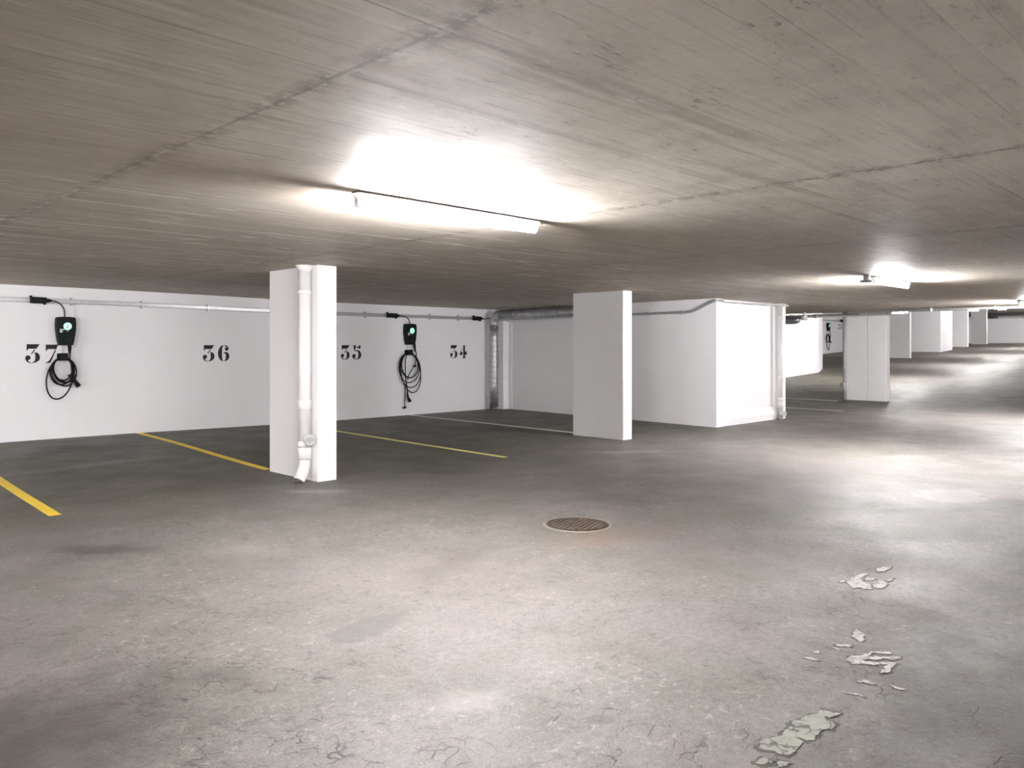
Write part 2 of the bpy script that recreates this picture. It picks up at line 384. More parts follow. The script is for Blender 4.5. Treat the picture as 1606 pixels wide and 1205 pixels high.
# ------------------------------------------------------------------ setting
U0, U1, V0, V1 = -9.0, 74.0, -6.2, 24.0
def slab(zfun, thick):
    bm = B()
    us = []; u = U0
    while u < U1 - 1e-6:
        us.append(u); u += 0.5
    us.append(U1)
    vs = [V0 + i * (V1 - V0) / 60 for i in range(61)]
    top = [[bm.verts.new((u, v, zfun(u, v))) for v in vs] for u in us]
    for i in range(len(us) - 1):
        for j in range(len(vs) - 1):
            bm.faces.new((top[i][j], top[i + 1][j], top[i + 1][j + 1], top[i][j + 1]))
    r = bmesh.ops.extrude_face_region(bm, geom=bm.faces[:])
    for e in r['geom']:
        if isinstance(e, bmesh.types.BMVert): e.co.z += thick
    return bm
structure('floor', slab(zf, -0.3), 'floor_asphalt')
structure('ceiling', slab(zc, 0.3), 'ceiling_concrete')
def wall(name, pts, mat='wall_paint'):
    # subdivided footprint so that it follows the ramp
    full = []
    for i in range(len(pts)):
        a, b = pts[i], pts[(i + 1) % len(pts)]; L = math.hypot(b[0] - a[0], b[1] - a[1]); n = max(1, int(L / 0.5))
        for k in range(n): full.append((a[0] + (b[0] - a[0]) * k / n, a[1] + (b[1] - a[1]) * k / n))
    return structure(name, prism(B(), full, zf, zc), mat)
VB = 14.0
wall('wall_back', [(U0, VB), (13.68, VB), (13.68, VB + 0.3), (U0, VB + 0.3)])
wall('wall_passage', [(16.0, VB), (31.5, VB), (33.7, 14.8), (33.7, 20.4), (33.2, 20.4), (33.2, 15.1), (31.3, VB + 0.3), (16.0, VB + 0.3)])
wall('wall_far_side', [(33.7, 20.4), (U1 - 0.4, 20.4), (U1 - 0.4, 20.7), (33.7, 20.7)])
wall('wall_end', [(U1 - 0.4, V0 + 0.3), (U1, V0 + 0.3), (U1, V1), (U1 - 0.4, V1)])
wall('wall_right', [(U0, V0), (U1, V0), (U1, V0 + 0.3), (U0, V0 + 0.3)])
wall('wall_behind', [(U0, V0 + 0.3), (U0 + 0.3, V0 + 0.3), (U0 + 0.3, VB), (U0, VB)])
# stair core between the bays: wall along the bays, end pier, recessed front, right-hand pier
wall('wall_core', [(13.13, 7.77), (13.37, 7.77), (13.37, 7.87), (15.66, 7.87), (15.66, 7.77), (15.89, 7.77), (16.0, 8.2), (16.0, VB + 0.3), (13.68, VB + 0.3), (13.68, VB), (13.43, VB), (13.42, 13.72), (13.60, 13.69)])
kb = B()
prof = [(7.87, 0), (7.79, 0), (7.79, 0.13), (7.80, 0.15), (7.87, 0.26)]
for uu in (13.37, 15.52): [kb.verts.new((uu, a, b)) for a, b in prof]
kb.verts.ensure_lookup_table(); n = len(prof)
kb.faces.new(kb.verts[0:n]); kb.faces.new(kb.verts[n:2 * n])
for i in range(n): kb.faces.new((kb.verts[i], kb.verts[(i + 1) % n], kb.verts[n + (i + 1) % n], kb.verts[n + i]))
structure('baseboard_core', kb, 'wall_paint')
wall('wall_far_core', [(49.4, 14.85), (52.2, 15.05), (52.4, 20.4), (49.6, 20.4)])

# ------------------------------------------------------------------ pillars
def pillar(u, v, w, d, label, split=None, skew=0.0):
    base = min(zf(a, b) for a in (u, u + w) for b in (v, v + d)); topz = max(zc(a, b) for a in (u, u + w) for b in (v, v + d)) - .001
    def bm_(v0, v1, uo=0.0):
        bm = B(); s = skew
        pts = [(u + uo + s * (v0 - v), v0), (u + w + s * (v0 - v), v0), (u + w + s * (v1 - v), v1), (u + uo + s * (v1 - v), v1)]
        prism(bm, pts, base, topz)
        es = [e for e in bm.edges if abs(e.verts[0].co.z - e.verts[1].co.z) > 1]
        bmesh.ops.bevel(bm, geom=es, offset=0.008, segments=2, affect='EDGES')
        return bm
    if split is None:
        o = obj('concrete_pillar', bm_(v, v + d), 'pillar_paint')
        return tag(o, label, 'pillar', 'row of white pillars')
    r = thing('concrete_pillar', (u + w / 2, v + d / 2, base), label, 'pillar', 'row of white pillars')
    obj('shaft', bm_(v, v + split - 0.004), 'pillar_paint', r); obj('infill_panel', bm_(v + split + 0.004, v + d, 0.006), 'pillar_paint', r)
    return r
pillar(4.71, 7.74, 0.24, 1.09, 'white pillar with the white drainpipe and cleanout on its side, tallest in view')
pillar(10.29, 7.77, 0.235, 1.06, 'bare white slab pillar without a pipe, between bay 34 and the white stair core')
pillar(21.8, 7.86, 0.235, 1.06, 'white pillar with a grey pipe down its edge and a vertical joint on its face', split=0.50)
pillar(42.8, 14.3, 0.23, 0.95, 'small distant white pillar right behind the jointed pillar with the grey pipe', skew=-.07)
pillar(56.5, 15.4, 0.23, 0.95, 'small distant white pillar touching the bright far stair core on its right', skew=-.07)
pillar(61.6, 15.62, 0.23, 0.95, 'farthest small grey-white pillar, standing alone before the end wall', skew=-.07)

# ------------------------------------------------------------------ parking lines
def strip(bm, a, b, w, h=0.003, n=14):
    a = Vector((*a, 0)); b = Vector((*b, 0)); d = (b - a).normalized(); s = Vector((-d.y, d.x, 0)) * (w / 2)
    lo, hi = [], []
    for i in range(n + 1):
        p = a.lerp(b, i / n); row = []
        for sg in (-1, 1):
            q = p + s * sg; z = zf(q.x, q.y)
            row.append((bm.verts.new((q.x, q.y, z)), bm.verts.new((q.x, q.y, z + h))))
        lo.append(row)
    for i in range(n):
        (a0, a1), (b0, b1) = lo[i]; (c0, c1), (d0, d1) = lo[i + 1]
        bm.faces.new((a1, b1, d1, c1)); bm.faces.new((a0, c0, d0, b0)); bm.faces.new((a0, a1, c1, c0)); bm.faces.new((b0, d0, d1, b1))
    for row, fl in ((lo[0], 0), (lo[-1], 1)):
        (a0, a1), (b0, b1) = row; bm.faces.new((a0, b0, b1, a1))
    return bm
for a, b, w, mat, lab in [
    ((2.13, 7.85), (2.40, 13.97), .10, 'line_yellow', 'bright yellow bay line cut off by the photo edge, beside bay 37'),
    ((4.76, 8.95), (5.06, 13.97), .10, 'line_yellow', 'yellow bay line ending behind the pillar with the white drainpipe, below 36'),
    ((7.56, 7.68), (7.86, 13.97), .085, 'line_yellow_faded', 'faded greenish yellow bay line running out from under number 35'),
    ((10.58, 9.0), (10.80, 13.97), .08, 'line_white', 'pale cream bay line reaching the bare slab pillar, below bay 34'),
    ((18.62, 7.7), (18.90, 13.97), .08, 'line_white', 'thin pale bay line beyond the stair core, nearer one of two'),
    ((21.40, 9.0), (21.60, 13.97), .08, 'line_white', 'thin pale bay line beyond the stair core, farther one of two'),
    ((44.3, 15.2), (44.5, 20.37), .09, 'line_white', 'pale bay line on the ramped floor under the distant charger, nearest of three'),
    ((46.0, 15.2), (46.2, 20.37), .09, 'line_white', 'pale bay line on the ramped floor under the distant charger, middle of three'),
    ((48.0, 15.2), (48.2, 20.37), .09, 'line_white', 'pale bay line on the ramped floor under the distant charger, farthest of three')]:
    tag(obj('parking_line', strip(B(), a, b, w), mat), lab, 'parking line', 'painted bay lines')

# ------------------------------------------------------------------ worn road markings
def patch_poly(bm, pts, h, z0=0.0004, jit=0.0, grow=0.0):
    P = [Vector((*p, 0)) for p in pts]; c = sum(P, Vector()) / len(P)
    if grow: P = [p + (p - c).normalized() * grow for p in P]
    Q = []
    for i, p in enumerate(P):                       # ragged edge
        q = P[(i + 1) % len(P)]; m = max(1, int((q - p).length / 0.010))
        for t in range(m):
            r = p.lerp(q, t / m)
            if jit: r = r + Vector((mnoise.noise((r.x * 22, r.y * 22, 3.1)), mnoise.noise((r.x * 22, r.y * 22, 9.7)), 0)) * jit * 5
            if jit: r = r + Vector((random.uniform(-jit, jit), random.uniform(-jit, jit), 0))
            Q.append((r.x, r.y))
    return prism(bm, Q, lambda x, y: zf(x, y) + z0, lambda x, y: zf(x, y) + h)
def marking(polys, ox, oy, sc, label, mat, edge=0.012, jit=0.005):
    pp = [[floor_at(ox + x / sc, oy + y / sc) for x, y in p] for p in polys]
    allp = [q for p in pp for q in p]
    r = thing('worn_road_marking', (sum(p[0] for p in allp) / len(allp), sum(p[1] for p in allp) / len(allp), 0), label, 'road marking', 'remains of old floor paint')
    e = B(); pa = B()
    for p in pp:
        patch_poly(e, p, 0.0012, jit=jit * 1.6, grow=edge); patch_poly(pa, p, 0.0030, jit=jit)
    obj('cracked_edge', e, 'crack_black', r); obj('paint_patch', pa, mat, r)
marking([[(200, 1010), (260, 985), (330, 975), (400, 960), (440, 890), (500, 840), (560, 795), (640, 790), (680, 755), (740, 765), (790, 785), (835, 785), (770, 825), (700, 815), (770, 850), (785, 880), (760, 910), (690, 930), (640, 950), (620, 995), (560, 990), (480, 965), (520, 1000), (520, 1050), (480, 1080), (420, 1105), (340, 1100), (270, 1080), (215, 1050)],
         [(190, 1150), (260, 1140), (330, 1150), (300, 1180), (210, 1190), (170, 1178)], [(370, 1150), (440, 1170), (420, 1200), (330, 1200)]],
        1150, 960, 4.92, 'long greenish cracked remnant of floor paint at the bottom edge of the photo', 'old_marking', edge=0.016, jit=0.0042)
marking([[(870, 375), (920, 345), (1000, 335), (1050, 310), (1220, 310), (1210, 322), (1060, 332), (1020, 352), (1280, 350), (1260, 370), (1000, 374), (1040, 387), (1240, 395), (1235, 415), (1180, 470), (1150, 480), (1140, 450), (1200, 415), (1050, 405), (930, 400)],
         [(910, 190), (960, 140), (1000, 160), (1010, 200), (1000, 240), (950, 210)], [(600, 310), (660, 303), (660, 322)], [(540, 355), (600, 355), (650, 378), (600, 373)],
         [(800, 248), (900, 262), (890, 277), (810, 264)], [(760, 278), (830, 290), (800, 300)], [(950, 540), (1030, 523), (1110, 555), (1100, 568), (1030, 553)],
         [(880, 640), (960, 633), (1015, 656), (940, 648)], [(1200, 573), (1290, 588), (1340, 600), (1290, 606)]],
        1150, 960, 4.92, 'scratched white remnant of floor paint shaped like a bent stroke, with loose flecks', 'old_marking_pale', edge=0.005, jit=0.004)
marking([[(440, 620), (530, 545), (620, 490), (740, 460), (830, 470), (760, 520), (700, 560), (720, 610), (800, 640), (880, 660), (870, 742), (740, 752), (700, 720), (560, 740), (500, 690)],
         [(760, 590), (800, 545), (980, 543), (900, 590)], [(905, 690), (960, 620), (1060, 596), (1150, 630), (1160, 680), (1060, 735), (960, 735)], [(1130, 590), (1280, 545), (1250, 580), (1170, 615)],
         [(960, 440), (980, 390), (1100, 340), (1260, 323), (1200, 370), (1100, 420)], [(290, 615), (370, 578), (440, 620), (380, 628)]],
        1290, 860, 11.47, 'ragged whitish remnant of floor paint, smallest and farthest of the old markings', 'old_marking_pale', edge=0.005, jit=0.0028)

# ------------------------------------------------------------------ manhole
mu, mv = 5.12, 4.34
r = thing('manhole_cover', (mu, mv, 0), 'round rusty cast iron manhole cover with a grid pattern, set in the floor', 'manhole cover')
bm = B()
prof = [(.268, .0005), (.268, .006), (.284, .006), (.290, .0005)]
N = 56; rg = [[bm.verts.new((mu + a * math.cos(2 * math.pi * k / N), mv + a * math.sin(2 * math.pi * k / N), z)) for k in range(N)] for a, z in prof]
for i in range(4):
    for k in range(N): bm.faces.new((rg[i][k], rg[i][(k + 1) % N], rg[(i + 1) % 4][(k + 1) % N], rg[(i + 1) % 4][k]))
obj('frame_ring', bm, 'iron_worn', r)
bm = B(); disc(bm, (mu, mv, .0005), (0, 0, 1), .258, .0025, 48); obj('cover_plate', bm, 'cast_iron_rust', r)
bm = B(); g = 0.042; ang = math.radians(18)
for i in range(-6, 7):
    for j in range(-6, 7):
        a, b = i * g, j * g
        if math.hypot(a, b) > .225: continue
        ca, sa = math.cos(ang), math.sin(ang); hw = .0145
        pts = [(mu + ca * (a + p) - sa * (b + q), mv + sa * (a + p) + ca * (b + q)) for p, q in ((-hw, -hw), (hw, -hw), (hw, hw), (-hw, hw))]
        prism(bm, pts, .003, .0075)
obj('grid_studs', bm, 'iron_stud', r)

# ------------------------------------------------------------------ ceiling lamps
def tube_lamp(u, v, L, label, glow='tube_glow_new'):
    z = zc(u, v); z2 = zc(u + L, v)
    r = thing('fluorescent_lamp', (u + L / 2, v, (z + z2) / 2), label, 'ceiling lamp', 'row of bare tube lamps')
    dz = lambda t: z + (z2 - z) * t
    def bx(u0, u1, v0, v1, a, b, nm, mt, par=r):
        bm = B(); t0, t1 = (u0 - u) / L, (u1 - u) / L
        vs = [bm.verts.new((uu, vv, dz(tt) + zz)) for zz in (a, b) for vv in (v0, v1) for uu, tt in ((u0, t0), (u1, t1))]
        for q in ((0, 2, 3, 1), (4, 5, 7, 6), (0, 1, 5, 4), (2, 6, 7, 3), (0, 4, 6, 2), (1, 3, 7, 5)): bm.faces.new([vs[i] for i in q])
        return obj(nm, bm, mt, par)
    bx(u, u + L, v - .034, v + .034, -.042, -.0095, 'batten', 'metal_white')
    bx(u - .004, u + L + .004, v - .037, v + .037, -.009, -.0005, 'shadow_gap_strip', 'shadow_gap_grey')  # dark strip in place of the shaded gap between batten and ceiling
    for a in (u + .004, u + L - .026):
        h = bx(a, a + .022, v - .017, v + .017, -.066, -.042, 'lamp_holder', 'metal_white')
        bm = B(); t = (a - u) / L
        disc(bm, (a, v, dz(t) - .074), (1, 0, (z2 - z) / L), .020, .022, 14); obj('socket', bm, 'metal_white', h)
    bm = B(); tube(bm, [(u + .027, v, dz(.017) - .074), (u + L - .027, v, dz(1 - .017) - .074)], .0175, 14)
    obj('tube', bm, glow, r, True)
    return r
tube_lamp(2.64, 3.93, 1.54, 'long bare fluorescent tube lamp on the ceiling above the drive, largest of the lamps', 'tube_glow')
tube_lamp(10.50, 3.95, 1.25, 'bare fluorescent tube lamp beside the round smoke detector, on the concrete ceiling')
tube_lamp(17.75, 3.95, 1.5, 'bright tube lamp at the right edge of the photo, just before the ceiling kink', 'tube_glow_old')
tube_lamp(-4.9, 3.93, 1.54, 'unseen tube lamp extending the row behind the viewer, added as fill over the drive', 'tube_glow_fill')  # unseen lamp continuing the row, added bright to lift walls and pillar sides
tube_lamp(-5.2, 9.6, 1.54, 'unseen fill tube lamp added on the ceiling behind the viewer, over the bays', 'tube_glow_fill')  # unseen lamp added to brighten the bay walls
for i, u in enumerate((28.2, 36.7)):
    tube_lamp(u, 10.0, 1.5, ['bright little tube lamp showing beside the top of the jointed pillar', 'bright little tube lamp showing before the distant stair core'][i], 'tube_glow_old')
for nth, u in zip(('first', 'second', 'third', 'added last one'), (45.3, 54.0, 63.0, 68.5)):  # the last one is added near the end wall to brighten it
    tube_lamp(u, 11.0, 1.5, nth + ' of four tube lamps far down the ramped drive past the distant stair core', 'tube_glow_old' if u < 50 else 'tube_glow_new')
# smoke detector
su, sv = 10.21, 3.93; z = zc(su, sv)
r = thing('smoke_detector', (su, sv, z), 'round grey smoke detector on a short neck under the ceiling, beside a tube lamp', 'smoke detector')
bm = B(); tube(bm, [(su, sv, z - .0005), (su, sv, z - .012), (su, sv, z - .06)], [.05, .036, .034], 20); obj('mounting_base', bm, 'pipe_grey', r, False)
bm = B(); tube(bm, [(su, sv, z - .06), (su, sv, z - .068), (su, sv, z - .085), (su, sv, z - .098), (su, sv, z - .10)], [.036, .07, .078, .06, .03], 24); obj('sensor_head', bm, 'pipe_grey', r, True)

# ------------------------------------------------------------------ downpipes
def downpipe(u, v, rad, side, label, mat, foot=True, top=None, clean_z=0.46, clean_dir=(0.25, -1, 0), gap=.002):
    b = zf(u, v); t = zc(u, v) - gap
    r = thing('downpipe', (u, v, b), label, 'drainpipe', 'drainpipes on the piers')
    bm = B()
    if foot: tube(bm, [(u, v, b + .24), (u, v, t)], rad, 24)
    else: tube(bm, [(u, v, b + .002), (u, v, t)], rad, 24)
    obj('pipe_shaft', bm, mat, r, True)
    def ring(z, h, k): return tube(B(), [(u, v, b + z), (u, v, b + z + .006), (u, v, b + z + h - .006), (u, v, b + z + h)], [rad + .001, rad + k, rad + k, rad + .001], 24)
    for z, h, k in ((.245, .13, .008), (.40, .05, .006), (.80, .10, .006)): obj('coupling', ring(z, h, k), mat, r, True)
    for z in (.385, 2.08):
        c = obj('pipe_clamp', ring(z, .045, .010), mat, r, True)
        bm = B(); d = Vector((side[0], side[1], 0)).normalized(); s = Vector((-d.y, d.x, 0))
        p = Vector((u, v, b + z + .022)) + d * (rad + .004)
        tube(bm, [p, p + d * .0].copy() if False else [p - d * .006, p + d * .022], .012, 8); obj('clamp_bolt', bm, mat, c)
    if top:
        bm = B(); tube(bm, [(u, v, t - .07), (u, v, t - .05), (u, v, t)], [rad + .002, rad + .006, rad + .035], 24); obj('ceiling_collar', bm, mat, r, True)
    cd = Vector(clean_dir).normalized(); p = Vector((u, v, b + clean_z))
    bm = B(); tube(bm, [p + cd * (rad * .5), p + cd * (rad + .045), p + cd * (rad + .05)], [.052, .052, .048], 24); c = obj('cleanout_branch', bm, mat, r, True)
    q = p + cd * (rad + .049)
    bm = B(); tube(bm, [q, q + cd * .016, q + cd * .016, q + cd * .006], [.060, .060, .050, .049], 24); cp = obj('cleanout_cap', bm, mat, r, False)
    bm = B(); s = cd.cross(Vector((0, 0, 1)))
    for sg in (-1, 1): tube(bm, [q + cd * .012 - s * .044 + Vector((0, 0, sg * .014)), q + cd * .012 + s * .044 + Vector((0, 0, sg * .014 + .004))], .006, 6)
    obj('cap_grip', bm, 'pipe_grey', cp)
    if foot:
        f = Vector((-.75, -.35, 0)).normalized()
        base = Vector((u, v, b))
        pts = spline([base + Vector((0, 0, .26)), base + Vector((0, 0, .17)) + f * .004, base + Vector((0, 0, .085)) + f * .045, base + f * .115 + Vector((0, 0, .012))], 6)
        bm = B(); tube(bm, pts, rad * .97, 24, cap=False)
        for vv in bm.verts:
            if vv.co.z < b + .004: vv.co.z = b + .004
        obj('shoe', bm, mat, r, True)
    return r
downpipe(4.635, 7.90, .066, (-.3, -1), 'white drainpipe with cleanout and curved shoe fixed to the nearest pillar', 'pipe_white', True, True, .47, (-.05, -1, 0))
downpipe(15.585, 7.735, .05, (1, -.2), 'white drainpipe at the right end of the bright stair core wall', 'pipe_white', False, False, .12, (-.3, -1, 0), gap=.07)
downpipe(21.73, 8.93, .05, (-1, 0), 'grey drainpipe standing at the left edge of the jointed pillar', 'pipe_grey', False, False, .42, (-1, .35, 0))

# ------------------------------------------------------------------ power rail on the back wall
def railz(u): return 2.172 + bump(u, VB)
r = thing('power_rail', (2.0, VB - .03, railz(2.0)), 'long galvanised power rail running along the back wall above the bay numbers', 'power rail')
bm = B(); n = 40; uu = [-8.6 + i * (12.72 + 8.6) / n for i in range(n + 1)]
secs = [[bm.verts.new((q, VB - a, railz(q) + zz)) for a, zz in ((.004, -.034), (.045, -.034), (.052, -.026), (.052, .026), (.045, .034), (.004, .034))] for q in uu]
for i in range(n):
    for k in range(6): bm.faces.new((secs[i][k], secs[i][(k + 1) % 6], secs[i + 1][(k + 1) % 6], secs[i + 1][k]))
bm.faces.new(secs[0]); bm.faces.new(secs[-1])
obj('rail_channel', bm, 'galvanised', r)
for q in (-6.0, -3.5, -1.0, 1.4, 4.02, 5.1, 6.25, 7.5, 8.6, 9.62, 11.35, 12.2):
    bm = B(); z = railz(q); box(bm, q - .012, q + .012, VB - .058, VB - .002, z + .034, z + .062); box(bm, q - .012, q + .012, VB - .060, VB - .053, z - .04, z + .04); box(bm, q - .012, q + .012, VB - .058, VB - .002, z - .062, z - .034)
    obj('rail_clip', bm, 'galvanised', r)
def tap_box(u0, u1, z, v, label, sc=1.0):
    r = thing('rail_tap_box', (u0, v - .06, z), label, 'tap-off box', 'black tap-off boxes on the rails')
    bm = B(); box(bm, u0, u1, v - .125 * sc, v - .0605 * sc, z - .048 * sc, z + .048 * sc, .008); obj('housing', bm, 'rubber_black', r)
    for a, b, e, f in ((u0 - .008, u0 + .022, .040, .070), (u1 - .04, u1 - .012, -.066, -.040)):
        bm = B(); box(bm, a, b, v - .115 * sc, v - .066 * sc, z + e * sc, z + f * sc, .004); obj('latch', bm, 'rubber_black', r)
    bm = B(); tube(bm, [(u1 - .004, v - .094 * sc, z), (u1 + .035, v - .094 * sc, z), (u1 + .05, v - .094 * sc, z), (u1 + .075, v - .094 * sc, z)], [.031 * sc, .028 * sc, .022 * sc, .014 * sc], 14); obj('cable_gland', bm, 'rubber_black', r)
    for a in (-.03, .035):
        bm = B(); disc(bm, ((u0 + u1) / 2 + a, v - .1245 * sc, z + .008), (0, -1, 0), .012, .003, 12); obj('screw', bm, 'plastic_dim', r)
    return r
tap_box(3.43, 3.65, railz(3.5), VB, 'black tap-off box on the power rail above number 37')
tap_box(10.14, 10.40, railz(10.2), VB, 'black tap-off box on the power rail above the charger with the long cable')
tap_box(12.62, 12.86, railz(12.7), VB, 'black tap-off box at the end of the power rail in the bay corner')
bm = B(); tube(bm, spline([(12.937, 13.906, 2.172), (13.0, 13.91, 2.165), (13.1, 13.95, 2.18), (13.3, 13.97, 2.18)], 6), .012, 8)
tag(obj('grey_cable', bm, 'cable_grey'), 'short grey cable from the last tap-off box into the bay corner', 'cable')

# ------------------------------------------------------------------ stencilled numbers
def circ(cx, cy, r, n=18): return [(cx + r * math.cos(2 * math.pi * k / n), cy - r * math.sin(2 * math.pi * k / n)) for k in range(n)]
GL = {   # outlines in their own grid: (x0, baseline, height), pieces
 '3': ((145, 640, 480), [[(180, 160), (515, 160), (430, 275), (215, 275), (205, 320), (180, 320)], [(375, 290), (405, 300), (310, 415), (290, 405)],
       [(360, 378), (395, 370), (430, 370), (465, 383), (495, 408), (516, 445), (523, 485), (518, 535), (500, 565), (470, 592), (435, 612), (400, 626), (360, 636), (320, 640), (320, 625), (350, 614), (372, 598), (388, 575), (397, 545), (400, 500), (400, 430), (396, 408), (385, 392)],
       [(147, 515), (152, 485), (166, 463), (188, 448), (215, 443), (245, 448), (268, 463), (282, 488), (282, 515), (268, 540), (245, 553), (218, 560), (222, 578), (235, 595), (255, 610), (280, 622), (305, 626), (302, 640), (265, 636), (230, 625), (195, 605), (170, 580), (154, 550)]]),
 '7': ((660, 630, 480), [[(670, 160), (990, 160), (945, 275), (710, 275), (697, 320), (670, 320)], [(905, 290), (935, 290), (900, 375), (860, 470), (825, 550), (800, 600), (780, 630), (660, 630), (660, 616), (700, 605), (735, 587), (780, 540), (850, 420)]]),
 '6': ((840, 990, 690), [[(1075, 305), (1025, 312), (980, 330), (935, 375), (900, 430), (868, 500), (850, 570), (845, 640), (845, 690), (855, 765), (880, 830), (910, 890), (950, 940), (1005, 972), (1075, 990), (1075, 975), (1045, 955), (1028, 930), (1016, 870), (1010, 740), (1010, 600), (1014, 500), (1022, 430), (1040, 365), (1075, 330)],
       [(1120, 300), (1155, 300), (1195, 312), (1230, 337), (1262, 372), (1282, 410), (1287, 450), (1275, 495), (1250, 525), (1210, 545), (1170, 538), (1138, 510), (1125, 470), (1132, 432), (1158, 405), (1200, 390), (1180, 355), (1120, 345)],
       [(1075, 660), (1085, 630), (1110, 606), (1145, 593), (1175, 590), (1215, 600), (1255, 625), (1285, 660), (1306, 705), (1315, 760), (1312, 815), (1295, 870), (1265, 915), (1220, 955), (1160, 978), (1095, 985), (1095, 970), (1130, 950), (1152, 920), (1165, 880), (1171, 830), (1170, 760), (1165, 700), (1150, 662), (1120, 648)]]),
 '5': ((745, 915, 605), [[(780, 320), (900, 320), (852, 570), (840, 570)], [(905, 372), (920, 365), (950, 390), (985, 405), (990, 365), (1005, 335), (1035, 315), (1062, 320), (1078, 345), (1081, 385), (1070, 425), (1045, 450), (1010, 460), (960, 432), (915, 395)],
       [(875, 562), (885, 535), (915, 520), (960, 515), (1000, 525), (1040, 552), (1075, 600), (1097, 655), (1105, 715), (1097, 780), (1070, 838), (1025, 882), (980, 905), (930, 915), (930, 900), (957, 875), (975, 835), (984, 780), (987, 700), (984, 630), (970, 578), (945, 560), (915, 565), (885, 580)],
       [(745, 760), (752, 725), (772, 698), (800, 684), (832, 688), (862, 705), (882, 735), (885, 765), (870, 798), (840, 825), (832, 835), (850, 858), (880, 880), (915, 897), (913, 915), (865, 908), (815, 890), (780, 860), (755, 815)]]),
 '4': ((675, 855, 550), [[(835, 310), (910, 310), (910, 590), (950, 585), (985, 540), (985, 718), (910, 718), (910, 800), (955, 832), (955, 855), (800, 855), (800, 832), (835, 805)], [(805, 390), (797, 432), (758, 562), (728, 567)], [(735, 582), (805, 582), (805, 718), (672, 718)]]),
 '2': ((0, 640, 480), [[(30, 640), (30, 590), (200, 420), (235, 430), (130, 570), (230, 560), (330, 545), (345, 490), (370, 490), (360, 640)], [(245, 400), (285, 350), (290, 270), (270, 200), (220, 175), (220, 160), (300, 170), (365, 220), (380, 290), (350, 350), (290, 400)], circ(95, 270, 62), [(60, 220), (110, 175), (195, 160), (195, 178), (140, 195), (110, 225)]]),
}
GW = {'3': .90, '7': .91, '6': 1.03, '5': 1.25, '4': 1.33, '2': .92}
def number(txt, u0, z0, h, v, gap, label, wx=1.0):
    r = thing('stencil_number', (u0, v, z0), label, 'painted number', 'stencilled bay numbers')
    x = u0
    for ch in txt:
        (gx, gy, gh), pieces = GL[ch]; s = h / gh; bm = B(); mx = 0
        for pc in pieces:
            fr = []; bk = []
            for px, py in pc:
                X = x + (px - gx) * s * wx * GW[ch]; Z = z0 + (gy - py) * s; mx = max(mx, X)
                fr.append(bm.verts.new((X, v - .0025, Z))); bk.append(bm.verts.new((X, v - .0003, Z)))
            bm.faces.new(fr); bm.faces.new(bk[::-1]); n = len(fr)
            for i in range(n): bm.faces.new((fr[i], bk[i], bk[(i + 1) % n], fr[(i + 1) % n]))
        obj('digit', bm, 'stencil_ink', r); x = mx + gap
def wall_u(x, v=VB): k = (x - CX) / F; return v * (1 + k) / (1 - k)
def wall_z(x, y, v=VB):
    k = (x - CX) / F; return HC + (HOR - y) * (v * R2 / (1 - k)) / F
for txt, xa, yb, yt, gap, lab in (('37', 39.5, 570, 540, .075, 'black stencilled number 37 on the white back wall, half behind a cable coil'),
                                  ('36', 318, 567.2, 541.5, .065, 'black stencilled number 36 on the white back wall, left of the pipe pillar'),
                                  ('35', 534.5, 564.5, 541.5, .064, 'black stencilled number 35 on the white back wall, right of the pipe pillar'),
                                  ('34', 706, 562.2, 541.5, .06, 'black stencilled number 34 on the white back wall, nearest the bay corner')):
    z0 = wall_z(xa, yb); h = (wall_z(xa, yt) - z0)
    xe = {'37': 91, '36': 359.5, '35': 566.5, '34': 732}[txt]
    tot = wall_u(xe) - wall_u(xa)
    ws = []
    for ch in txt:
        (gx, gy, gh), pcs = GL[ch]; ws.append((max(p[0] for pc in pcs for p in pc) - gx) * h / gh * GW[ch])
    wx = (tot - gap) / sum(ws)
    number(txt, wall_u(xa), z0, h, VB, gap, lab, wx)
VF = 20.4
number('25', 48.65, 2.62, .30, VF, .09, 'small distant stencilled number 25 on the wall beside the far charger')

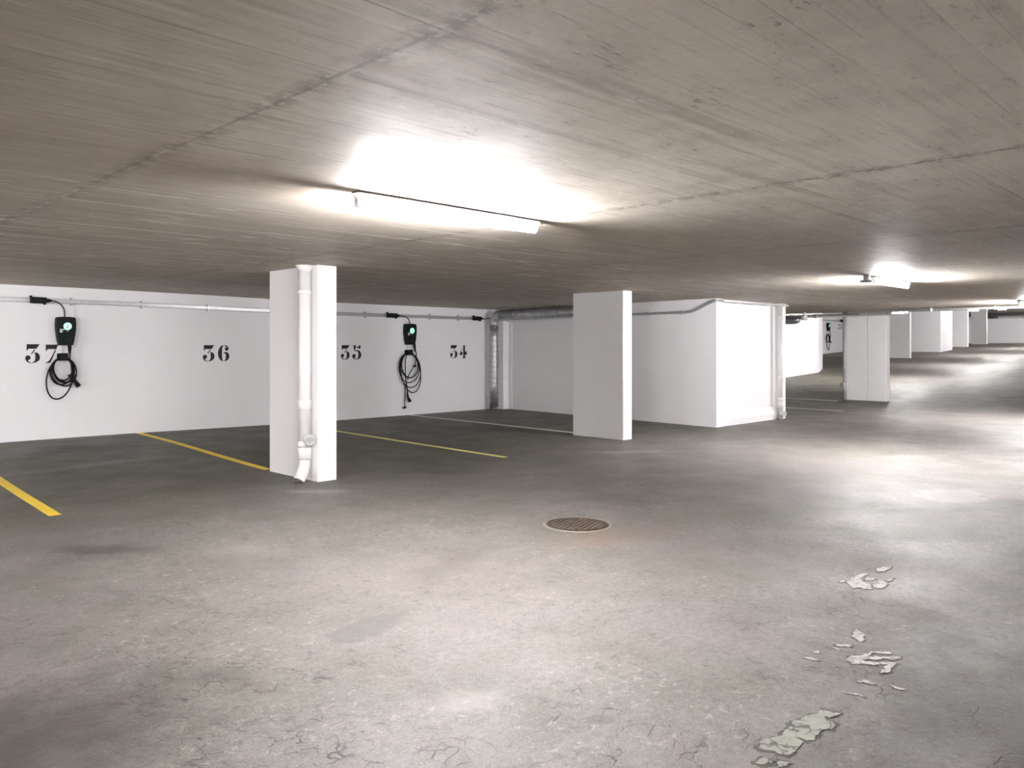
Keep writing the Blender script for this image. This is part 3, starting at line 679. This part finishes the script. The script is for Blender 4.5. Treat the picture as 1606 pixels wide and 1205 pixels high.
# ------------------------------------------------------------------ chargers
def charger(uc, zb, v, label, s=1.0):
    """wall charger: centre, underside, wall plane"""
    W, H, D = .29 * s, .45 * s, .125 * s
    r = thing('wall_charger', (uc, v, zb), label, 'car charger', 'black wall chargers')
    half = [(0.00, .355), (.06, .36), (.10, .385), (.30, .44), (.55, .492), (.75, .50), (.92, .482), (.965, .465), (.985, .43), (1.0, .2)]
    out = [(-w * W, t * H) for t, w in half] + [(w * W, t * H) for t, w in reversed(half)]
    bm = B(); rings = []
    for dep, sc in ((.004, .97), (.02, 1.0), (D * .72, 1.0), (D * .93, .965), (D, .90)):
        rings.append([bm.verts.new((uc + a * sc, v - dep, zb + H / 2 + (b - H / 2) * (sc * .35 + .65 if sc < 1 else 1))) for a, b in out])
    n = len(out)
    for i in range(len(rings) - 1):
        for k in range(n): bm.faces.new((rings[i][k], rings[i][(k + 1) % n], rings[i + 1][(k + 1) % n], rings[i + 1][k]))
    bm.faces.new(rings[0]); bm.faces.new(rings[-1])
    obj('casing', bm, 'plastic_black', r)
    fr = v - D; cz = zb + H * .665; cu = uc + .012 * s
    bm = B(); N = 32
    rr = [[bm.verts.new((cu + q * math.cos(2 * math.pi * k / N) * s, fr - d, cz + q * math.sin(2 * math.pi * k / N) * s)) for k in range(N)] for q, d in ((.036, .0), (.036, .006), (.056, .006), (.059, .0))]
    for i in range(3):
        for k in range(N): bm.faces.new((rr[i][k], rr[i][(k + 1) % N], rr[i + 1][(k + 1) % N], rr[i + 1][k]))
    ring = obj('status_ring', bm, 'led_green', r)
    tag(ring, 'glowing green ring')
    bm = B(); disc(bm, (cu, fr + .001, cz), (0, -1, 0), .0358 * s, .004, 28); dk = obj('emblem_disc', bm, 'led_disc', r)
    bm = B()
    for pts in ([(-.016, .020), (.004, .024), (.014, .014), (.010, .002), (-.004, -.008), (-.012, -.013), (.018, -.012), (.020, -.020), (-.022, -.022), (-.020, -.012), (.000, .003), (.005, .012), (.000, .016), (-.012, .012)],):
        a = [bm.verts.new((cu + p * s, fr - .0032, cz + q * s)) for p, q in pts]; b = [bm.verts.new((cu + p * s, fr - .0055, cz + q * s)) for p, q in pts]
        bm.faces.new(a); bm.faces.new(b[::-1]); m = len(a)
        for i in range(m): bm.faces.new((a[i], a[(i + 1) % m], b[(i + 1) % m], b[i]))
    obj('emblem', bm, 'plastic_dim', dk)
    bm = B(); box(bm, cu - .112 * s, cu - .038 * s, fr - .003, fr + .001, cz - .060 * s, cz - .043 * s); obj('name_strip', bm, 'plastic_white', r)
    bm = B(); box(bm, cu - .112 * s, cu - .074 * s, fr - .003, fr + .001, cz - .098 * s, cz - .068 * s); obj('sticker', bm, 'plastic_white', r)
    bm = B(); box(bm, cu - .012 * s, cu + .012 * s, fr - .003, fr + .001, cz - .080 * s, cz - .072 * s); obj('indicator_strip', bm, 'plastic_white', r)
    bm = B(); tube(bm, [(cu + .02 * s, fr + .01, zb + .065 * s), (cu + .02 * s, fr - .010, zb + .065 * s), (cu + .02 * s, fr - .016, zb + .063 * s)], [.036 * s, .036 * s, .030 * s], 20); obj('socket_lid', bm, 'plastic_dim', r)
    return r
def px_u(x, v): return wall_u(x, v)
# --- charger beside 37
Z1 = 1.475 + .047
charger(3.93, Z1, VB, 'black wall charger with glowing green ring, above the tight round cable coil by 37')
vf = VB - .094
bm = B(); tube(bm, spline([(3.727, vf, railz(3.6)), (3.78, vf, railz(3.6) - .01), (3.86, vf, railz(3.6) - .06), (3.905, vf, railz(3.6) - .15), (3.91, vf, Z1 + .44)], 8), .012, 8)
tag(obj('supply_cable', bm, 'cable_grey'), 'thin grey cable curving from the power rail into the charger by 37', 'cable', 'charger supply cables')
def cable_thing(hu, hz, v, loops, plug, caps, label, extra=None, r_c=.011, sleeve=None):
    r = thing('charging_cable', (hu, v - .07, hz), label, 'charging cable', 'black charging cables on hooks')
    bm = B()
    for i, (cxo, w, h, lean, d) in enumerate(loops):
        pts = []
        for k in range(40):
            t = 2 * math.pi * k / 40
            pts.append((hu + cxo * (1 - math.cos(t)) / 2 + w * math.sin(t) + lean * math.sin(t / 2) ** 2, v - d - .006 * math.sin(t), hz - .03 - h * (1 - math.cos(t)) / 2))
        tube(bm, pts, r_c, 8, closed=True)
    for ln in (extra or []): tube(bm, spline(ln, 8), r_c, 8)
    obj('coil', bm, 'rubber_black', r, True)
    p = Vector(plug[0]); d = Vector(plug[1]).normalized()
    bm = B(); tube(bm, spline([p, p + d * .05, p + d * .11 + Vector((.012, 0, -.01)), p + d * .165 + Vector((.04, 0, -.02)), p + d * .20 + Vector((.07, 0, -.035))], 5), [.014 + .0009 * min(i, 14) + (.010 if i > 14 else 0) for i in range(21)], 12); obj('plug', bm, 'rubber_black', r, True)
    if sleeve: obj('strain_relief', tube(B(), sleeve[0], sleeve[1], 12), 'rubber_black', r, True)
    for c in caps:
        bm = B(); disc(bm, c, (.2, -.3, -1), .034, .045, 14); obj('dust_cap', bm, 'rubber_black', r)
    return r
def hook(hu, hz, v, top, label):
    r = thing('cable_hook', (hu, v, hz), label, 'cable hook', 'cable hooks under the chargers')
    bm = B(); box(bm, hu - .016, hu + .016, v - .012, v - .002, hz + .0355, top); obj('mounting_strap', bm, 'plastic_white', r)
    bm = B(); box(bm, hu - .07, hu + .07, v - .022, v - .004, hz - .08, hz + .035, .006); obj('back_plate', bm, 'plastic_black', r)
    bm = B(); box(bm, hu - .028, hu + .028, v - .118, v - .0225, hz - .075, hz - .057, .004); obj('peg', bm, 'plastic_black', r)
    bm = B(); box(bm, hu - .062, hu + .062, v - .132, v - .1185, hz - .075, hz + .04, .005); obj('front_lip', bm, 'plastic_black', r)
    return r
h1u, h1z = 3.89, Z1 - .165
hook(h1u, h1z, VB, Z1 - .005, 'black cable hook below the charger by number 37')
cable_thing(h1u, h1z, VB, [(.01, .135, .36, .0, .05), (.02, .150, .40, .01, .065), (-.01, .165, .43, -.01, .052), (.01, .175, .45, .02, .08), (-.03, .185, .655, -.05, .055), (.03, .160, .39, .02, .09)],
            ((h1u + .15, VB - .09, h1z - .26), (.01, 0, -1)), [(h1u + .10, VB - .085, h1z - .30)],
            'black charging cable in a tight round coil beside number 37',
            extra=[[(3.985, VB - .09, Z1 - .01), (3.99, VB - .09, Z1 - .10), (3.985, VB - .09, Z1 - .20), (4.0, VB - .09, h1z - .12), (4.02, VB - .09, h1z - .28)]],
            sleeve=([(3.98, VB - .085, Z1 - .002), (3.982, VB - .085, Z1 - .05), (3.985, VB - .085, Z1 - .13)], [.030, .026, .016]))
# --- charger between 35 and 34
Z2 = wall_z(642, 541.5) + .01
c2 = 10.775
charger(c2, Z2, VB, 'black wall charger with glowing green ring, between numbers 35 and 34', 1.02)
zr2 = railz(10.5)
bm = B(); tube(bm, spline([(10.477, vf, zr2), (10.56, vf, zr2 - .005), (10.69, vf, zr2 - .05), (10.75, vf, zr2 - .16), (10.755, vf, Z2 + .445)], 8), .012, 8)
tag(obj('supply_cable', bm, 'cable_grey'), 'thin grey cable curving from the power rail into the charger between 35 and 34', 'cable', 'charger supply cables')
h2u, h2z = 10.74, wall_z(640.5, 551.5)
hook(h2u, h2z, VB, Z2 - .004, 'black cable hook below the charger between 35 and 34')
cable_thing(h2u, h2z, VB, [(.02, .235, .55, .03, .05), (.0, .275, .65, .02, .065), (.02, .280, .76, .04, .08), (.04, .262, .875, .09, .055), (.0, .22, .545, .03, .09)],
            ((10.695, VB - .07, h2z - .86), (.02, 0, -1)), [(10.86, VB - .10, h2z - .30), (10.63, VB - .05, h2z - 1.20)],
            'black charging cable in long loose loops with its plug hanging low, between 35 and 34',
            extra=[[(h2u - .045, VB - .06, h2z - .045), (h2u - .09, VB - .06, h2z - .2), (h2u - .09, VB - .06, h2z - .5), (10.68, VB - .07, h2z - .75), (10.695, VB - .07, h2z - .88)],
                   [(10.90, VB - .09, Z2 - .1), (10.93, VB - .09, Z2 - .25), (10.87, VB - .1, h2z - .30), (10.75, VB - .08, h2z - .48), (10.70, VB - .07, h2z - .62)],
                   [(10.66, VB - .045, h2z - .70), (10.645, VB - .05, h2z - .95), (10.64, VB - .05, h2z - 1.19)]], r_c=.0105,
            sleeve=([(10.875, VB - .085, Z2 - .002), (10.885, VB - .085, Z2 - .05), (10.895, VB - .085, Z2 - .15)], [.032, .028, .016]))
# --- distant charger on the ramp
fu = wall_u(1297.5, VF); zt = wall_z(1297.5, 507, VF)
charger(fu, zt - .46, VF, 'tiny distant black charger on the far wall, left of number 25', 1.05)
hook(fu - .05, zt - .66, VF, zt - .465, 'tiny black cable hook below the distant charger')
cable_thing(fu - .05, zt - .66, VF, [(.02, .24, .42, .0, .05), (.0, .27, .46, .02, .065), (-.02, .25, .44, .0, .08), (.04, .18, .92, .06, .055)],
            ((fu + .20, VF - .07, zt - .95), (.4, 0, -1)), [], 'tiny distant black cable coil on the far wall',
            extra=[[(fu + .12, VF - .08, zt - .44), (fu + .25, VF - .08, zt - .62), (fu + .22, VF - .08, zt - .98)]], r_c=.018)
zfr = wall_z(1310, 503.5, VF)
r = thing('power_rail', (47.5, VF - .03, zfr), 'tiny distant power rail on the far wall above the far charger', 'power rail')
bm = B(); box(bm, 45.9, 49.0, VF - .05, VF - .004, zfr - .035, zfr + .035); obj('rail_channel', bm, 'galvanised', r)
for q in (46.4, 48.2):
    bm = B(); box(bm, q - .02, q + .02, VF - .056, VF - .003, zfr - .05, zfr + .05); obj('rail_clip', bm, 'galvanised', r)
tap_box(48.85, 49.3, zfr + .02, VF, 'tiny black tap-off box on the distant power rail', 1.3)

# ------------------------------------------------------------------ insulated duct in the bay corner
r = thing('insulated_pipe', (13.10, 13.72, 0.02), 'foil-wrapped insulated pipe in the bay corner, rising and turning along under the ceiling', 'insulated pipe')
rad = .108; zh = 2.262; pu, pv = 13.13, 13.74
bm = B()
vert = [(pu, pv, zz) for zz in (.03, .6, 1.2, 1.7, 2.02)]
bend = [(pu, pv - .22 * (1 - math.cos(t)), 2.042 + .22 * math.sin(t)) for t in [math.pi / 2 * i / 8 for i in range(9)]]
tube(bm, vert, rad, 22)
for v_ in bm.verts:
    if v_.co.z < .1: v_.co.z = .03 + .10 * max(0, (pu + rad - v_.co.x)) / (2 * rad) * 0 + .10 * max(0, (v_.co.x - pu + rad)) / (2 * rad) * .6
obj('vertical_run', bm, 'foil', r, True)
bm = B(); tube(bm, [(pu, pv, 2.0)] + bend + [(pu - .002, pv - .25, zh)], rad + .004, 22); obj('elbow', bm, 'foil', r, True)
hor = [(pu - .015 * t, pv - .24 - t, zh) for t in (0, .8, 1.6, 2.4, 3.2)]
bm = B(); tube(bm, hor, rad, 22); obj('horizontal_run', bm, 'foil', r, True)
bm = B()
for i in range(16):
    zz = .16 + i * .125; tube(bm, [(pu + (rad + .002) * math.cos(a), pv + (rad + .002) * math.sin(a), zz + .02 * math.sin(a)) for a in [2 * math.pi * k / 20 for k in range(20)]], .0035, 5, closed=True)
obj('wire_netting', bm, 'dark_wire', r)
bm = B()
for i in range(9):
    t = .1 + i * .36; tube(bm, [(pu - .015 * t + (rad + .002) * math.cos(a), pv - .24 - t, zh + (rad + .002) * math.sin(a)) for a in [2 * math.pi * k / 20 for k in range(20)]], .0035, 5, closed=True)
obj('wire_band', bm, 'dark_wire', r)
bm = B(); tube(bm, [(pu - .095, pv - .06, .50), (pu - .115, pv - .07, .55), (pu - .10, pv - .06, .60)], .012, 8); disc(bm, (pu - .1, pv - .06, .55), (-1, -1, 0), .03, .02, 14); obj('inspection_tag', bm, 'galvanised', r)
# thin pipe at the ceiling above it
bm = B(); tube(bm, [(13.50, 13.60, 2.372), (13.36, 11.5, 2.372), (13.29, 10.6, 2.372)], .024, 12)
tag(obj('ceiling_pipe', bm, 'galvanised'), 'thin grey pipe along the ceiling edge above the insulated pipe', 'pipe')
# thin conduit down the wall beside the white pier
bm = B(); tube(bm, spline([(13.46, 13.2, 2.145), (13.545, 13.47, 2.14), (13.562, 13.56, 2.05), (13.562, 13.57, 1.9)], 6) + [(13.562, 13.57, .02)], .011, 8)
tag(obj('wall_conduit', bm, 'pipe_white'), 'thin white conduit running down the bay side wall near the corner', 'conduit')

# ------------------------------------------------------------------ conduit round the stair core
def w2u(v): return 13.13 + (v - 7.77) * .47 / 5.92
r = thing('steel_conduit', (13.1, 8.5, 2.165), 'grey steel conduit along the stair core, rising at its corner to the ceiling', 'conduit')
bm = B()
run = [(w2u(v) - .032, v, 2.165) for v in (10.6, 9.8, 9.0, 8.42)]
rise = spline([(w2u(8.42) - .032, 8.42, 2.165), (w2u(8.25) - .034, 8.25, 2.185), (w2u(7.95) - .036, 7.92, 2.31), (13.085, 7.77, 2.352), (13.16, 7.715, 2.358), (13.30, 7.735, 2.36)], 8)
tube(bm, run[:-1] + rise, .025, 12); obj('side_run', bm, 'galvanised', r, True)
bm = B(); tube(bm, [(13.29, 7.735, 2.36), (14.4, 7.735, 2.36), (15.92, 7.735, 2.36)], .021, 12); obj('front_run', bm, 'pipe_white', r, True)
for v in (10.1, 9.35, 8.5):
    bm = B(); box(bm, w2u(v) - .062, w2u(v) - .003, v - .014, v + .014, 2.13, 2.20); obj('conduit_clip', bm, 'galvanised', r)
for u in (13.9, 14.5, 15.1, 15.75):
    bm = B(); box(bm, u - .014, u + .014, 7.708, 7.768 if u > 15.66 else 7.868, 2.336, 2.388); obj('conduit_clip', bm, 'pipe_white', r)

# ------------------------------------------------------------------ services beyond the core
uD = 20.4
r = thing('ventilation_duct', (uD, 10.5, 2.2), 'silver round-ended duct poking out from behind the stair core', 'duct')
bm = B(); tube(bm, [(uD, 13.9, 2.21), (uD, 9.75, 2.21), (uD, 9.66, 2.21), (uD, 9.60, 2.21), (uD, 9.565, 2.21)], [.10, .10, .092, .07, .03], 20); obj('duct_body', bm, 'foil', r, True)
for v in (10.6, 12.6):
    bm = B(); box(bm, uD - .012, uD + .012, v - .012, v + .012, 2.30, zc(uD, v) - .004); obj('hanger', bm, 'galvanised', r)
r = thing('drain_pipe', (21.3, 10.0, 2.33), 'grey drain pipe hung under the ceiling from the stair core to the jointed pillar', 'pipe')
zz = 2.345
bm = B(); tube(bm, [(21.35, 13.9, zz), (21.35, 8.4, zz)], .042, 14); obj('pipe_run', bm, 'pipe_grey', r, True)
for v in (10.25, 9.55):
    bm = B(); tube(bm, [(21.35, v - .06, zz), (21.35, v + .06, zz)], .055, 14); obj('coupling', bm, 'pipe_white', r, True)
bm = B(); tube(bm, spline([(19.7, 9.98, 2.31), (19.9, 9.6, 2.28), (20.1, 9.3, 2.25)], 6), .03, 10); obj('branch_pipe', bm, 'duct_dark', r, True)
bm = B(); tube(bm, [(20.08, 9.38, 2.258), (20.12, 9.24, 2.245)], .06, 14); tube(bm, [(20.1, 9.31, 2.25), (20.1, 9.31, 2.395)], .045, 14); obj('elbow', bm, 'pipe_white', r, True)
r = thing('ceiling_pipe', (20.0, 4.0, 2.36), 'white pipe crossing the drive under the ceiling kink', 'pipe')
bm = B(); tube(bm, [(20.0, 7.2, 2.362), (20.0, -2.0, 2.362)], .034, 14); obj('pipe_run', bm, 'pipe_white', r, True)
for v in (6.2, 4.9, 3.0, 1.0):
    bm = B(); box(bm, 19.955, 20.045, v - .015, v + .015, 2.322, 2.4 - .0005); obj('pipe_clip', bm, 'pipe_white', r)
# dark ducting at the end wall
r = thing('ventilation_duct', (71, 17, zc(71, 17) - .3), 'dark ducting under the ceiling along the distant end wall', 'duct')
z = zc(71, 17)
bm = B(); box(bm, 71.5, 72.3, 10, 20.35, z - .24, z - .004, .02); obj('duct_body', bm, 'duct_dark', r)
bm = B(); box(bm, 71.3, 72.2, 17.5, 18.2, z - .44, z - .24, .02); obj('duct_box', bm, 'duct_dark', r)

# ------------------------------------------------------------------ faint ambient
w = bpy.data.worlds.new('world'); S.world = w; w.use_nodes = True
w.node_tree.nodes['Background'].inputs[0].default_value = (0.5, 0.5, 0.5, 1); w.node_tree.nodes['Background'].inputs[1].default_value = 0.0
